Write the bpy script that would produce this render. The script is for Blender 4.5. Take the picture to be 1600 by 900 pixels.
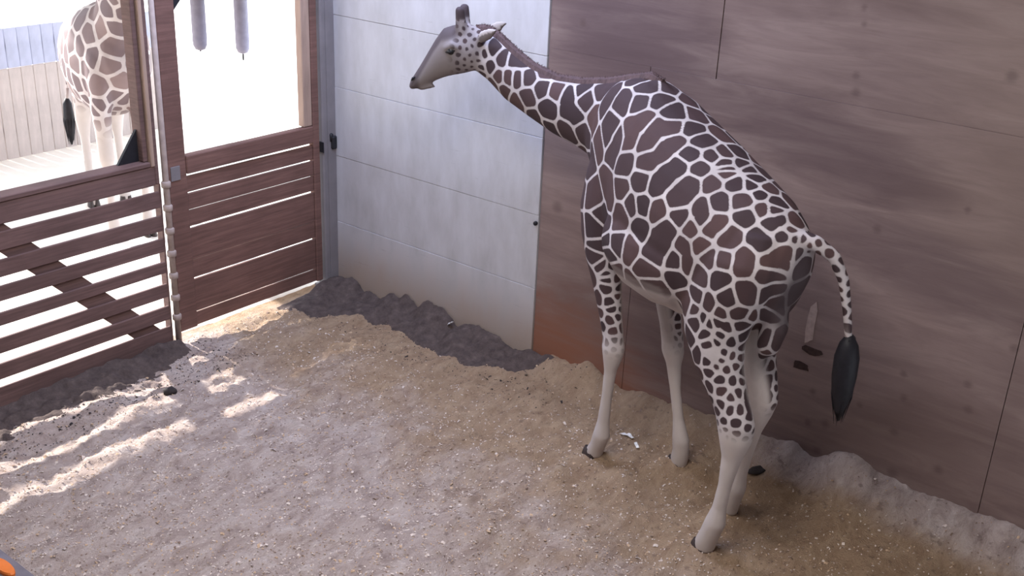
import bpy, bmesh, math, random
import numpy as np
from mathutils import Vector, Matrix, noise as mnoise

S = bpy.context.scene
C = S.collection
for o in list(bpy.data.objects): bpy.data.objects.remove(o)

# ---------------------------------------------------------------- camera
CAM = Vector((7.525, -6.943, 4.3))
def look(fw, pitch, roll):
    a, p, r = math.radians(fw), math.radians(pitch), math.radians(roll)
    F = Vector((-math.sin(a)*math.cos(p), math.cos(a)*math.cos(p), -math.sin(p)))
    R = Vector((math.cos(a), math.sin(a), 0)); U = R.cross(F)
    R2 = R*math.cos(r) + U*math.sin(r); U2 = -R*math.sin(r) + U*math.cos(r)
    return Matrix((R2, U2, -F)).transposed()
cd = bpy.data.cameras.new('camera'); cd.sensor_width = 36; cd.lens = 1737/1600*36
cd.clip_end = 300
cam = bpy.data.objects.new('camera', cd); C.objects.link(cam)
cam.matrix_world = Matrix.Translation(CAM) @ look(37.5, 23.0, 2.6).to_4x4()
S.camera = cam

# ---------------------------------------------------------------- world, sun, fill lights, exposure
w = bpy.data.worlds.new('world'); S.world = w; w.use_nodes = True
w.node_tree.nodes['Background'].inputs[0].default_value = (0.80, 0.88, 1.0, 1)
w.node_tree.nodes['Background'].inputs[1].default_value = 4.2
sd = bpy.data.lights.new('sun', 'SUN'); sd.energy = 13; sd.angle = 0.03; sd.color = (1.0, 0.96, 0.90)
sun = bpy.data.objects.new('sun', sd); C.objects.link(sun)
sun.rotation_euler = Vector((1.0, 0.06, -0.50)).to_track_quat('-Z', 'Y').to_euler()
def area(name, loc, aim, sx, sy, e, col):
    d = bpy.data.lights.new(name, 'AREA'); d.shape = 'RECTANGLE'; d.size = sx; d.size_y = sy; d.energy = e; d.color = col
    o = bpy.data.objects.new(name, d); C.objects.link(o); o.location = loc
    o.rotation_euler = (Vector(aim)-Vector(loc)).to_track_quat('-Z', 'Y').to_euler(); return o
area('skylight_glow', (1.9, -1.45, 5.30), (1.9, -1.45, 0), 2.8, 1.6, 225, (0.58, 0.68, 1.0))  # unseen cool area light added as fill from above
area('bay_lamp', (4.6, -4.4, 5.30), (4.6, -4.4, 0), 2.4, 1.6, 225, (1.0, 0.96, 0.95))  # unseen neutral area light added to brighten the stall floor
S.view_settings.view_transform = 'Standard'; S.view_settings.look = 'None'
S.view_settings.exposure = 0.15; S.view_settings.gamma = 1; S.view_settings.use_curve_mapping = False

# ---------------------------------------------------------------- helpers
def new_obj(name, me, mat=None, parent=None):
    o = bpy.data.objects.new(name, me); C.objects.link(o)
    if mat: me.materials.clear(); me.materials.append(mat)
    if parent: o.parent = parent
    return o
def tag(o, label=None, cat=None, group=None, kind=None):
    if label: o['label'] = label
    if cat: o['category'] = cat
    if group: o['group'] = group
    if kind: o['kind'] = kind
    return o
def empty(name, loc=(0, 0, 0), rz=0):
    o = bpy.data.objects.new(name, None); C.objects.link(o); o.location = loc; o.rotation_euler = (0, 0, rz)
    o.empty_display_size = 0.1; return o
def smooth(me, on=True):
    me.polygons.foreach_set('use_smooth', [on]*len(me.polygons))
def mesh_from(name, v, f, sm=False):
    me = bpy.data.meshes.new(name); me.from_pydata([tuple(map(float, p)) for p in v], [], f); me.update()
    if sm: smooth(me)
    return me
def box_mesh(name, x0, x1, y0, y1, z0, z1, bev=0.006):
    bm = bmesh.new(); bmesh.ops.create_cube(bm, size=1)
    for v in bm.verts:
        v.co = Vector((x0+(v.co.x+.5)*(x1-x0), y0+(v.co.y+.5)*(y1-y0), z0+(v.co.z+.5)*(z1-z0)))
    if bev: bmesh.ops.bevel(bm, geom=bm.edges[:], offset=bev, segments=1, affect='EDGES')
    me = bpy.data.meshes.new(name); bm.to_mesh(me); bm.free(); return me
def box(name, x0, x1, y0, y1, z0, z1, mat, parent=None, bev=0.006):
    return new_obj(name, box_mesh(name, x0, x1, y0, y1, z0, z1, bev), mat, parent)
def prism_yz(name, pts, x0, x1, mat, parent=None):
    n = len(pts)
    v = [(x0, y, z) for y, z in pts]+[(x1, y, z) for y, z in pts]
    f = [list(range(n))[::-1], list(range(n, 2*n))]+[[i, (i+1) % n, n+(i+1) % n, n+i] for i in range(n)]
    me = mesh_from(name, v, f); bm = bmesh.new(); bm.from_mesh(me); bmesh.ops.recalc_face_normals(bm, faces=bm.faces); bm.to_mesh(me); bm.free()
    return new_obj(name, me, mat, parent)
def loft(sections, n=20, cap=True, power=2.0):
    """sections: (top, bottom, lateral_halfwidth_vector); rings of a closed tube"""
    vs, fs = [], []
    for top, bot, lat in sections:
        top, bot, lat = np.array(top, float), np.array(bot, float), np.array(lat, float)
        c, u = (top+bot)/2, (top-bot)/2
        for k in range(n):
            a = 2*math.pi*k/n; ca, sa = math.cos(a), math.sin(a)
            ca = math.copysign(abs(ca)**(2/power), ca); sa = math.copysign(abs(sa)**(2/power), sa)
            vs.append(c+u*sa+lat*ca)
    m = len(sections)
    for i in range(m-1):
        for k in range(n):
            fs.append([i*n+k, i*n+(k+1) % n, (i+1)*n+(k+1) % n, (i+1)*n+k])
    if cap:
        for i, rev in ((0, True), (m-1, False)):
            vs.append(np.mean(vs[i*n:(i+1)*n], axis=0)); ci = len(vs)-1
            for k in range(n):
                t = [i*n+k, i*n+(k+1) % n, ci]; fs.append(t[::-1] if rev else t)
    return vs, fs
def tube(points, radii, n=12):
    """round tube along points"""
    P = [np.array(p, float) for p in points]; secs = []
    ref = None
    for i, p in enumerate(P):
        t = P[min(i+1, len(P)-1)]-P[max(i-1, 0)]; t /= np.linalg.norm(t)+1e-9
        if ref is None:
            ref = np.cross(t, (0, 0, 1) if abs(t[2]) < .9 else (1, 0, 0))
        l = ref-t*(ref@t); l /= np.linalg.norm(l); ref = l
        b = np.cross(l, t); r = radii[i] if hasattr(radii, '__len__') else radii
        secs.append((p+b*r, p-b*r, l*r))
    return loft(secs, n)
def merge(parts):
    V, Fc = [], []
    for v, f in parts:
        o = len(V); V += list(v); Fc += [[i+o for i in q] for q in f]
    return V, Fc
def fix_normals(me):
    bm = bmesh.new(); bm.from_mesh(me); bmesh.ops.recalc_face_normals(bm, faces=bm.faces); bm.to_mesh(me); bm.free(); return me

# ---------------------------------------------------------------- materials
def srgb(r, g, b):
    f = lambda c: (c/255/12.92) if c/255 <= .04045 else ((c/255+.055)/1.055)**2.4
    return (f(r), f(g), f(b), 1)
class NT:
    def __init__(s, name, rough=0.8, spec=0.3):
        s.m = bpy.data.materials.new(name); s.m.use_nodes = True; s.t = s.m.node_tree
        s.b = s.t.nodes['Principled BSDF']; s.b.inputs['Roughness'].default_value = rough
        s.b.inputs['Specular IOR Level'].default_value = spec
    def n(s, ty, **kw):
        nd = s.t.nodes.new(ty)
        for k, v in kw.items():
            if k.startswith('i_'): nd.inputs[k[2:].replace('_', ' ')].default_value = v
            else: setattr(nd, k, v)
        return nd
    def l(s, a, b): s.t.links.new(a, b)
    def coord(s, scale=(1, 1, 1), kind='Object'):
        tc = s.n('ShaderNodeTexCoord'); mp = s.n('ShaderNodeMapping'); mp.inputs['Scale'].default_value = scale
        s.l(tc.outputs[kind], mp.inputs[0]); return mp.outputs[0]
    def noise(s, co, scale, detail=4, rough=.55, dist=0):
        nd = s.n('ShaderNodeTexNoise'); nd.inputs['Scale'].default_value = scale; nd.inputs['Detail'].default_value = detail
        nd.inputs['Roughness'].default_value = rough; nd.inputs['Distortion'].default_value = dist
        s.l(co, nd.inputs['Vector']); return nd.outputs['Fac']
    def ramp(s, fac, stops):
        r = s.n('ShaderNodeValToRGB'); e = r.color_ramp.elements
        while len(e) < len(stops): e.new(0.5)
        for el, (p, c) in zip(e, stops): el.position = p; el.color = c if len(c) == 4 else (*c, 1)
        s.l(fac, r.inputs[0]); return r.outputs[0]
    def mix(s, fac, a, b, mode='MIX'):
        m = s.n('ShaderNodeMix', data_type='RGBA', blend_type=mode)
        for v, i in ((fac, 0), (a, 6), (b, 7)):
            if hasattr(v, 'links'): s.l(v, m.inputs[i])
            else: m.inputs[i].default_value = v
        return m.outputs[2]
    def math(s, op, a, b=0.0, c=None):
        m = s.n('ShaderNodeMath', operation=op)
        for i, v in enumerate((a, b) if c is None else (a, b, c)):
            if hasattr(v, 'links'): s.l(v, m.inputs[i])
            else: m.inputs[i].default_value = v
        return m.outputs[0]
    def ss(s, v, lo, hi):
        m = s.n('ShaderNodeMapRange', interpolation_type='SMOOTHSTEP')
        if hasattr(v, 'links'): s.l(v, m.inputs[0])
        for i, x in ((1, lo), (2, hi)):
            if hasattr(x, 'links'): s.l(x, m.inputs[i])
            else: m.inputs[i].default_value = x
        return m.outputs[0]
    def attr(s, name, out='Fac'):
        a = s.n('ShaderNodeAttribute'); a.attribute_name = name; return a.outputs[out]
    def bump(s, h, strength=.3, dist=.02):
        b = s.n('ShaderNodeBump'); b.inputs['Strength'].default_value = strength; b.inputs['Distance'].default_value = dist
        s.l(h, b.inputs['Height']); s.l(b.outputs[0], s.b.inputs['Normal'])
    def color(s, c):
        if hasattr(c, 'links'): s.l(c, s.b.inputs['Base Color'])
        else: s.b.inputs['Base Color'].default_value = c
        return s
def plain(name, col, rough=.7, var=.25, scale=12, spec=.3, metal=0):
    M = NT(name, rough, spec); co = M.coord()
    f = M.noise(co, scale, 5)
    a = tuple(c*(1-var) for c in col[:3])+(1,); b = tuple(min(1, c*(1+var)) for c in col[:3])+(1,)
    M.color(M.ramp(f, [(.3, a), (.7, b)])); M.bump(f, .15, .01); M.b.inputs['Metallic'].default_value = metal
    return M.m
def wood(name, col, grain=(2, 2, 40), var=.35, rough=.75, stain=.4):
    M = NT(name, rough, .25); co = M.coord(grain)
    g = M.noise(co, 1.6, 8, .62, .6); big = M.noise(M.coord(), 1.7, 5)
    a = tuple(c*(1-var) for c in col[:3])+(1,); b = tuple(min(1, c*(1+var)) for c in col[:3])+(1,)
    c1 = M.ramp(g, [(.28, a), (.72, b)])
    c2 = M.mix(M.math('MULTIPLY', M.ss(big, .35, .7), stain), c1, tuple(c*.45 for c in col[:3])+(1,))
    M.color(c2); M.bump(g, .25, .006); return M.m

MAT = {}
MAT['gate'] = wood('gate_wood', srgb(116, 86, 78), (3, 1.2, 26), .30)
MAT['slat'] = wood('slat_wood', srgb(110, 86, 82), (3, 1.2, 26), .30)
MAT['trim'] = wood('pale_trim_wood', srgb(165, 140, 125), (12, 12, 1.5), .2, stain=.2)
MAT['steel'] = plain('grey_steel_paint', srgb(122, 116, 118), .55, .12, 5, .4, 0)
MAT['pipe'] = plain('worn_pale_pipe', srgb(165, 148, 140), .7, .15, 14, .3, 0)
MAT['black'] = plain('black_iron', srgb(35, 34, 38), .5, .2, 20)
MAT['concrete'] = plain('grey_concrete', srgb(118, 112, 118), .85, .12, 9)
MAT['roof'] = plain('grey_roof_sheet', srgb(150, 145, 142), .7, .1, 3)
MAT['orange'] = plain('orange_paint', srgb(225, 120, 50), .5, .08, 12)
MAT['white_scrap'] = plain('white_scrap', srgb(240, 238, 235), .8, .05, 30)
MAT['roller'] = plain('grey_canvas', srgb(150, 146, 160), .8, .10, 18)
MAT['plank'] = wood('weathered_plank', srgb(186, 174, 170), (8, 8, 1.2), .12)
MAT['blueplank'] = wood('blue_grey_plank', srgb(176, 179, 200), (8, 8, 1.2), .08)
MAT['clump'] = plain('dark_dung', srgb(52, 46, 46), .9, .3, 25)
MAT['chipdark'] = plain('dark_broken_ply', srgb(62, 46, 42), .9, .3, 25)
MAT['chippale'] = plain('pale_broken_ply', srgb(168, 148, 140), .9, .15, 25)

def door_mat():
    M = NT('white_door_paint', .55, .35); co = M.coord()
    streak = M.noise(M.coord((1, 1, .35)), 5, 6, .6)
    fine = M.noise(co, 30, 4)
    sep = M.n('ShaderNodeSeparateXYZ'); M.l(co, sep.inputs[0])
    z = sep.outputs[2]
    dirt = M.math('MULTIPLY', M.ss(M.math('ADD', z, M.math('MULTIPLY', streak, -.55)), .42, -.25), .75)
    base = M.ramp(streak, [(.3, srgb(172, 169, 170)), (.7, srgb(194, 192, 196))])
    c = M.mix(dirt, base, srgb(150, 126, 104))
    scuff = M.ss(M.noise(M.coord((1.4, 1, 16)), 2.6, 5, .6, .4), .63, .78)
    c = M.mix(M.math('MULTIPLY', scuff, .35), c, srgb(120, 112, 112))
    M.color(c); M.bump(fine, .08, .004); return M.m
MAT['door'] = door_mat()

def ply_mat():
    M = NT('stained_plywood', .62, .3); co = M.coord()
    g = M.noise(M.coord((.55, 1, 3.6)), 2.1, 8, .62, .8)
    fine = M.noise(M.coord((3, 3, 40)), 2, 5)
    big = M.noise(M.coord((.55, 1, .8)), 1.0, 4, .5, .3)
    c = M.ramp(g, [(.25, srgb(114, 95, 91)), (.5, srgb(130, 110, 105)), (.78, srgb(146, 127, 120))])
    c = M.mix(M.math('MULTIPLY', M.ss(big, .5, .7), .45), c, srgb(92, 72, 68))
    c = M.mix(M.math('MULTIPLY', M.ss(fine, .45, .8), .25), c, srgb(108, 88, 78))
    sep = M.n('ShaderNodeSeparateXYZ'); M.l(co, sep.inputs[0])
    X, Z = sep.outputs[0], sep.outputs[2]
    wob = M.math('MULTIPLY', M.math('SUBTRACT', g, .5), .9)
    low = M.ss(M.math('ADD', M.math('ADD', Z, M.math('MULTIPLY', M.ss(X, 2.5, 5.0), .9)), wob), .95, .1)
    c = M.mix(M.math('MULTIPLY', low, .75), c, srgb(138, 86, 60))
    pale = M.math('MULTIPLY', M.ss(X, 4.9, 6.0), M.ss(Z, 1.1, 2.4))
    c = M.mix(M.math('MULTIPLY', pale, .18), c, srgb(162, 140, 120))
    for cx_, cz_, rx_, rz_, k_ in ((4.75, 2.38, .95, .30, .5), (5.5, 1.72, .9, .30, .45), (3.2, 2.75, .9, .75, .62)):   # three broad dark patches on the boards
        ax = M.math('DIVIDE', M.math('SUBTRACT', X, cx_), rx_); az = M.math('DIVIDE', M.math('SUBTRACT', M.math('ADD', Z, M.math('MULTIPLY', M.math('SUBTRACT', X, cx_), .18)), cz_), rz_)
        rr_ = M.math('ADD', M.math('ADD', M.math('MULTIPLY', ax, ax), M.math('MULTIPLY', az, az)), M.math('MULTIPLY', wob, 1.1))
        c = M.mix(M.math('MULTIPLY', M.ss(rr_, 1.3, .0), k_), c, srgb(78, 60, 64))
    # knots, kick marks and old bolt holes at their own places on the boards
    spots = [(5.735, 2.165, .035), (4.87, 3.287, .03), (4.887, 3.187, .035), (4.888, 2.863, .04), (4.906, 2.755, .05), (5.583, .781, .045),
             (5.565, .51, .05), (4.952, .345, .045), (5.084, .386, .055), (5.963, 1.027, .045), (6.0, .852, .05), (5.61, .2, .06),
             (5.055, .15, .05), (5.551, .955, .04), (6.186, 1.357, .05), (5.82, 3.012, .06), (2.75, 2.9, .05), (2.62, 1.42, .08), (5.2, 1.9, .05), (4.95, .6, .04), (5.3, .62, .035), (5.9, .35, .05)]
    acc = None
    cmb = M.n('ShaderNodeCombineXYZ'); M.l(X, cmb.inputs[0]); M.l(Z, cmb.inputs[1])
    for sx, sz, r in spots:
        d = M.n('ShaderNodeVectorMath', operation='DISTANCE'); M.l(cmb.outputs[0], d.inputs[0]); d.inputs[1].default_value = (sx, sz, 0)
        k = M.ss(M.math('ADD', d.outputs['Value'], M.math('MULTIPLY', M.math('SUBTRACT', fine, .5), .05)), r*.95, r*.15)
        acc = k if acc is None else M.math('MAXIMUM', acc, k)
    c = M.mix(M.math('MULTIPLY', acc, .45), c, srgb(84, 66, 62))
    M.color(c); M.bump(fine, .12, .004); return M.m
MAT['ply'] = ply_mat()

def sawdust_mat():
    M = NT('sawdust', .95, .1); co = M.coord()
    n1 = M.noise(co, 1.1, 6, .6, .5); n2 = M.noise(M.coord((1.6, .8, 1)), 5, 9, .74, .6); n3 = M.noise(co, 85, 4, .75)
    sep = M.n('ShaderNodeSeparateXYZ'); M.l(co, sep.inputs[0]); X, Y = sep.outputs[0], sep.outputs[1]
    # damp tan bedding towards the back wall, dry pinkish shavings towards the front
    dry = M.ss(M.math('ADD', M.math('ADD', M.math('MULTIPLY', Y, -1), M.math('MULTIPLY', X, -.14)), M.math('MULTIPLY', M.math('SUBTRACT', n1, .5), 3.0)), .75, 2.0)
    bank = M.math('MULTIPLY', M.ss(M.math('ADD', Y, M.math('MULTIPLY', M.math('SUBTRACT', n1, .5), .4)), -.42, -.2), M.ss(X, 4.3, 5.0)); dry = M.math('MAXIMUM', dry, bank)
    tan = M.ramp(n2, [(.3, srgb(154, 126, 102)), (.7, srgb(194, 168, 140))])
    pal = M.ramp(n2, [(.28, srgb(148, 128, 120)), (.5, srgb(194, 175, 165)), (.75, srgb(226, 212, 204))])
    c = M.mix(dry, tan, pal)
    c = M.mix(M.math('MULTIPLY', M.ss(n3, .56, .75), .25), c, srgb(120, 100, 88))
    sp = M.ss(M.noise(co, 13, 4, .6), .60, .70)
    c = M.mix(M.math('MULTIPLY', sp, .45), c, srgb(104, 86, 80))
    c = M.mix(M.math('MULTIPLY', M.ss(M.noise(co, 2.3, 3, .5), .66, .8), .35), c, srgb(170, 128, 80))
    M.color(c)
    h = M.math('ADD', M.math('MULTIPLY', n2, 1.0), M.math('MULTIPLY', n3, .5)); M.bump(h, .9, .045); return M.m
MAT['sawdust'] = sawdust_mat()
def dirt_mat():
    M = NT('dark_bedding_dirt', .95, .1); co = M.coord()
    n2 = M.noise(co, 14, 6, .65); n3 = M.noise(co, 70, 4, .7)
    c = M.ramp(n2, [(.3, srgb(70, 60, 58)), (.6, srgb(92, 80, 76)), (.85, srgb(120, 106, 98))])
    c = M.mix(M.math('MULTIPLY', M.ss(n3, .55, .75), .3), c, srgb(130, 116, 106))
    M.color(c); M.bump(M.math('ADD', n2, M.math('MULTIPLY', n3, .4)), .6, .03); return M.m
MAT['dirt'] = dirt_mat()
def ground_mat():
    M = NT('pale_sand', .95, .1); n = M.noise(M.coord(), .8, 6)
    M.color(M.ramp(n, [(.3, srgb(214, 206, 196)), (.7, srgb(236, 230, 222))])); return M.m
MAT['ground'] = ground_mat()

# ---------------------------------------------------------------- setting: floor, ground, roof, back wall
def fbm(x, y, s, seed=0, oct=4):
    return mnoise.fractal(Vector((x*s+seed, y*s-seed, seed*.37)), 0.9, 2.1, oct)
FEET = ((3.753, -.961), (4.281, -.654), (4.932, -1.421), (4.838, -.945))
def floor_h(x, y):
    h = .022*fbm(x, y, 1.3, 3)+.055*mnoise.noise(Vector((x*4.2, y*1.7, 1.5)))+.026*fbm(x*1.3, y*.8, 5.5, 9, 3)+.016*fbm(x, y, 15, 5, 2)
    for fx, fy in FEET: h += .055*math.exp(-((x-fx)**2+(y-fy)**2)/.022)
    # bank of bedding against the plywood
    if x > 2.3:
        b = (.12+.05*min(1, max(0, (x-4.3)/.6)))*math.exp(-((y+.02)/(.17+.07*min(1, max(0, (x-4.3)/.6))))**2)*min(1, max(0, (x-2.3)/.5))
        h += b*(1+.6*mnoise.noise(Vector((x*3.1, 0, 7))))
    f = min(1, max(0, (x-.05)/.25)); h *= .35+.65*f
    return h-.012
def heightfield(name, x0, x1, y0, y1, step, fn, mat):
    nx, ny = int((x1-x0)/step)+1, int((y1-y0)/step)+1
    vs = []
    for j in range(ny):
        for i in range(nx):
            x, y = x0+(x1-x0)*i/(nx-1), y0+(y1-y0)*j/(ny-1); vs.append((x, y, fn(x, y)))
    fs = [[j*nx+i, j*nx+i+1, (j+1)*nx+i+1, (j+1)*nx+i] for j in range(ny-1) for i in range(nx-1)]
    return new_obj(name, mesh_from(name, vs, fs, True), mat)
fl = heightfield('floor', -.12, 8.6, -4.45, .012, .026, floor_h, MAT['sawdust'])
tag(fl, 'rumpled sawdust bedding over the stall floor', kind='structure')
tag(new_obj('ground', mesh_from('ground', [(-90, -60, -.03), (-.05, -60, -.03), (-.05, 90, -.03), (-90, 90, -.03)], [[0, 1, 2, 3]]), MAT['ground']), 'pale sunlit sand yard outside the stall', kind='structure')
tag(new_obj('floor_walkway', mesh_from('floor_walkway', [(-.05, -14, -.04), (14, -14, -.04), (14, -4.40, -.04), (-.05, -4.40, -.04)], [[0, 1, 2, 3]]), MAT['concrete']), 'grey concrete walkway in front of the stall', kind='structure')
tag(box('ceiling', -.4, 13, -11, .6, 5.40, 5.52, MAT['roof'], None, 0), 'grey sheet roof over the stall', kind='structure')
tag(box('ceiling_eave', -5.8, -.1, -11, 5.0, 3.60, 3.68, MAT['roof'], None, 0), 'grey sheet eave roof outside the left wall', kind='structure')
tag(box('wall_left', -.16, -.02, -11, .3, 3.30, 5.40, MAT['slat'], None, 0), 'brown board wall above the stall openings', kind='structure')

tag(box('wall_left_low', -.16, -.02, -11, -5.2, -.05, 3.30, MAT['slat'], None, 0), 'brown board wall beyond the slatted fence', kind='structure')
tag(box('wall_front', -.16, 13, -11.1, -11, -.05, 5.40, MAT['roof'], None, 0), 'grey sheet wall behind the walkway', kind='structure')  # unseen wall added to cut sky light from behind the camera
tag(box('wall_right', 13, 13.1, -11.1, .3, -.05, 5.40, MAT['roof'], None, 0), 'grey sheet wall at the far right end of the barn', kind='structure')  # unseen side wall, likewise added to limit the sky light
wb = empty('wall_back'); tag(wb, 'stained plywood sheets lining the back wall', kind='structure')
G = .004
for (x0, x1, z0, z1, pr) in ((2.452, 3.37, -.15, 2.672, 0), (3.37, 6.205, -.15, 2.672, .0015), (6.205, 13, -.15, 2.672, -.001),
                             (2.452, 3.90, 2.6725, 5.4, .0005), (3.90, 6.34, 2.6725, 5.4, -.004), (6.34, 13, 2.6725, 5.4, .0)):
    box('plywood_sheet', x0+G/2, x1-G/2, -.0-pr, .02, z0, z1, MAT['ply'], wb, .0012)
box('backing', 2.45, 13, .022, .08, -.15, 5.4, MAT['gate'], wb, 0)
# splintered kick holes
def chip(name, x, z, sx, sz, mat, seed):
    random.seed(seed); n = 11; pts = []
    for k in range(n):
        a = 2*math.pi*k/n; r = random.uniform(.7, 1.15); pts.append((x+sx*r*math.cos(a), z+sz*r*math.sin(a)))
    v = [(px, -.0055, pz) for px, pz in pts]+[(px, -.001, pz) for px, pz in pts]
    f = [list(range(n)), ]+[[i, n+i, n+(i+1) % n, (i+1) % n] for i in range(n)]
    return new_obj(name, mesh_from(name, v, f), mat, wb)
chip('splinter_patch', 4.86, 1.10, .035, .19, MAT['chippale'], 1); chip('kick_hole', 4.895, .905, .075, .035, MAT['chipdark'], 2)
chip('kick_hole', 4.83, .765, .07, .035, MAT['chipdark'], 3); chip('kick_hole', 5.415, .09, .03, .05, MAT['chipdark'], 4)

dr = empty('door_1'); tag(dr, 'white painted panelled stall door in the corner', kind='structure')
zs = [.0, .655, 1.305, 1.955, 2.605, 3.255, 3.9]
for i in range(6):
    box('door_panel', .045, 2.445, -.012+(.002 if i % 2 else 0), .03, zs[i]+.0012, zs[i+1]-.0012, MAT['door'], dr, .003)
box('door_core', .05, 2.44, .003, .035, 0, 5.4, MAT['door'], dr, 0)
box('edge_strip', .012, .036, -.03, .03, .03, 1.62, MAT['white_scrap'], dr, .003)
lt = box('latch', .035, .085, -.075, -.010, 1.375, 1.50, MAT['black'], dr, .012)
new_obj('latch_knob', fix_normals(mesh_from('latch_knob', *tube([(.06, -.07, 1.45), (.06, -.07, 1.52), (.06, -.07, 1.53)], [.016, .022, .006], 10), True)), MAT['black'], lt)
new_obj('bolt_head', fix_normals(mesh_from('bolt_head', *tube([(2.425, -.008, 1.235), (2.425, -.03, 1.235), (2.425, -.034, 1.235)], [.018, .018, .008], 10), True)), MAT['black'], dr)

# ---------------------------------------------------------------- corner steel post
pt = empty('steel_post', (0, -.09, 0)); tag(pt, 'grey steel corner post between the brown gate and white door', 'post')
box('post_shaft', -.06, .055, -.075, .075, -.05, 5.4, MAT['steel'], pt, .012)
box('post_flange', .056, .062, -.02, .088, .02, 3.6, MAT['steel'], pt, .002)
box('base_plate', -.09, .10, -.10, .08, -.03, .02, MAT['steel'], pt, .004)
box('strike_plate', .0, .07, -.085, -.0755, 1.36, 1.46, MAT['black'], pt, .003)

# ---------------------------------------------------------------- slatted fence panel
fe = empty('slatted_fence', (0, -2.0, 0)); tag(fe, 'brown slatted fence panel with light showing through its gaps', 'fence')
random.seed(5)
Y0, Y1 = -3.2, .055          # relative to the fence's empty
top = box('top_rail', -.06, .035, Y0, .05, 1.437, 1.60, MAT['slat'], fe, .008)
box('rail_cap', -.10, .045, Y0, .012, 1.602, 1.640, MAT['slat'], top, .006)
slats = [(1.376, 1.238), (1.168, 1.036), (.968, .852), (.762, .662), (.564, .444), (.362, .238), (.170, .0)]
for za, zb in slats:
    box('slat', -.002, .020+random.uniform(-.003, .003), Y0, .085, zb, za, MAT['slat'], fe, .004)
# diagonal brace on the yard side
prism_yz('brace', [(-1.64, 1.6), (-1.385, 1.6), (.085, .071), (.085, 0), (-.10, 0)], -.034, -.004, MAT['slat'], fe)
box('fence_post', -.10, .03, .052, .092, 1.44, 3.30, MAT['slat'], fe, .008)
box('end_batten', -.06, .016, .0865, .103, .0, 1.438, MAT['slat'], fe, .002)
box('post_trim', -.08, .048, .015, .050, 1.60, 3.31, MAT['trim'], fe, .006)
box('post_trim', -.11, .012, -.030, .013, 1.641, 3.31, MAT['slat'], fe, .006)
prism_yz('gusset', [(-.035, 1.642), (-.225, 1.642), (-.035, 1.90)], -.07, -.045, MAT['black'], fe)
box('far_post', -.12, -.036, -2.75, -2.62, -.05, 3.30, MAT['slat'], fe, .008)

# ---------------------------------------------------------------- gate
ga = empty('stall_gate', (0, -1.0, 0)); tag(ga, 'brown wooden stall gate with an open window above tight boards', 'gate')
L, Rr = -.832, .81      # gate spans y -1.815 .. -.19
box('stile', -.03, .04, L, -.655, .09, 3.28, MAT['gate'], ga, .008)
box('stile', -.03, .04, .735, Rr, .09, 3.28, MAT['gate'], ga, .008)
box('window_trim', -.05, .03, .635, .733, 1.63, 3.28, MAT['trim'], ga, .006)
box('top_rail', -.03, .04, -.653, .733, 3.15, 3.28, MAT['gate'], ga, .008)
box('rail', -.03, .045, -.653, .733, 1.470, 1.625, MAT['gate'], ga, .008)
bz = [1.455, 1.302, 1.152, .998, .706, .533, .222, .095]
gp = [.019, .014, .009, .018, .005, .014, .010, 0]
for i in range(len(bz)-1):
    box('board', .002, .022+(.003 if i % 2 else 0), -.653, .733, bz[i+1]+gp[i+1]/2, bz[i]-gp[i]/2, MAT['gate'], ga, .004)
prism_yz('corner_bracket', [(-.652, 2.80), (-.56, 2.90), (-.56, 3.148), (-.652, 3.148)], -.01, .03, MAT['black'], ga)
pp = new_obj('hinge_pipe', fix_normals(mesh_from('hinge_pipe', *tube([(.045, -.865, -.02), (.045, -.865, 1.58), (.045, -.865, 3.25)], [.026, .026, .022], 14), True)), MAT['pipe'], ga)
for z in (.22, .40, .60, .80, 1.0, 1.2, 1.40):
    new_obj('hinge_knuckle', fix_normals(mesh_from('hinge_knuckle', *tube([(.045, -.865, z), (.045, -.865, z+.01), (.045, -.865, z+.05), (.045, -.865, z+.06)], [.028, .038, .038, .028], 12), True)), MAT['pipe'], pp)
box('hinge_plate', .041, .048, L+.02, L+.11, 1.44, 1.56, MAT['steel'], ga, .002)

# ---------------------------------------------------------------- curb with orange mark
cb = box('stone_curb', .06, 6.0, -4.75, -4.37, -.04, .045, MAT['concrete'], None, .012)
tag(cb, 'grey concrete curb in the front left corner of the frame', 'curb')
# leaf-shaped orange object on the curb
def orange_pad():
    n = 26; v = []; pts = []
    for k in range(n):
        a = 2*math.pi*k/n; r = .105*(1+.10*math.cos(2*a)); pts.append((1.90+r*math.cos(a), -4.462+.42*r*math.sin(a)))
    for z, s in ((.046, 1), (.062, 1.0), (.072, .9)):
        cx, cy = 1.90, -4.462
        v += [(cx+(x-cx)*s, cy+(y-cy)*s, z) for x, y in pts]
    v.append((1.90, -4.462, .075)); f = [list(range(n))[::-1]]
    for i in range(2):
        f += [[i*n+k, i*n+(k+1) % n, (i+1)*n+(k+1) % n, (i+1)*n+k] for k in range(n)]
    f += [[2*n+k, 2*n+(k+1) % n, 3*n] for k in range(n)]
    return new_obj('orange_pad', mesh_from('orange_pad', v, f, False), MAT['orange'])
tag(orange_pad(), 'small rounded orange pad lying on the grey curb', 'pad')

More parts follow.
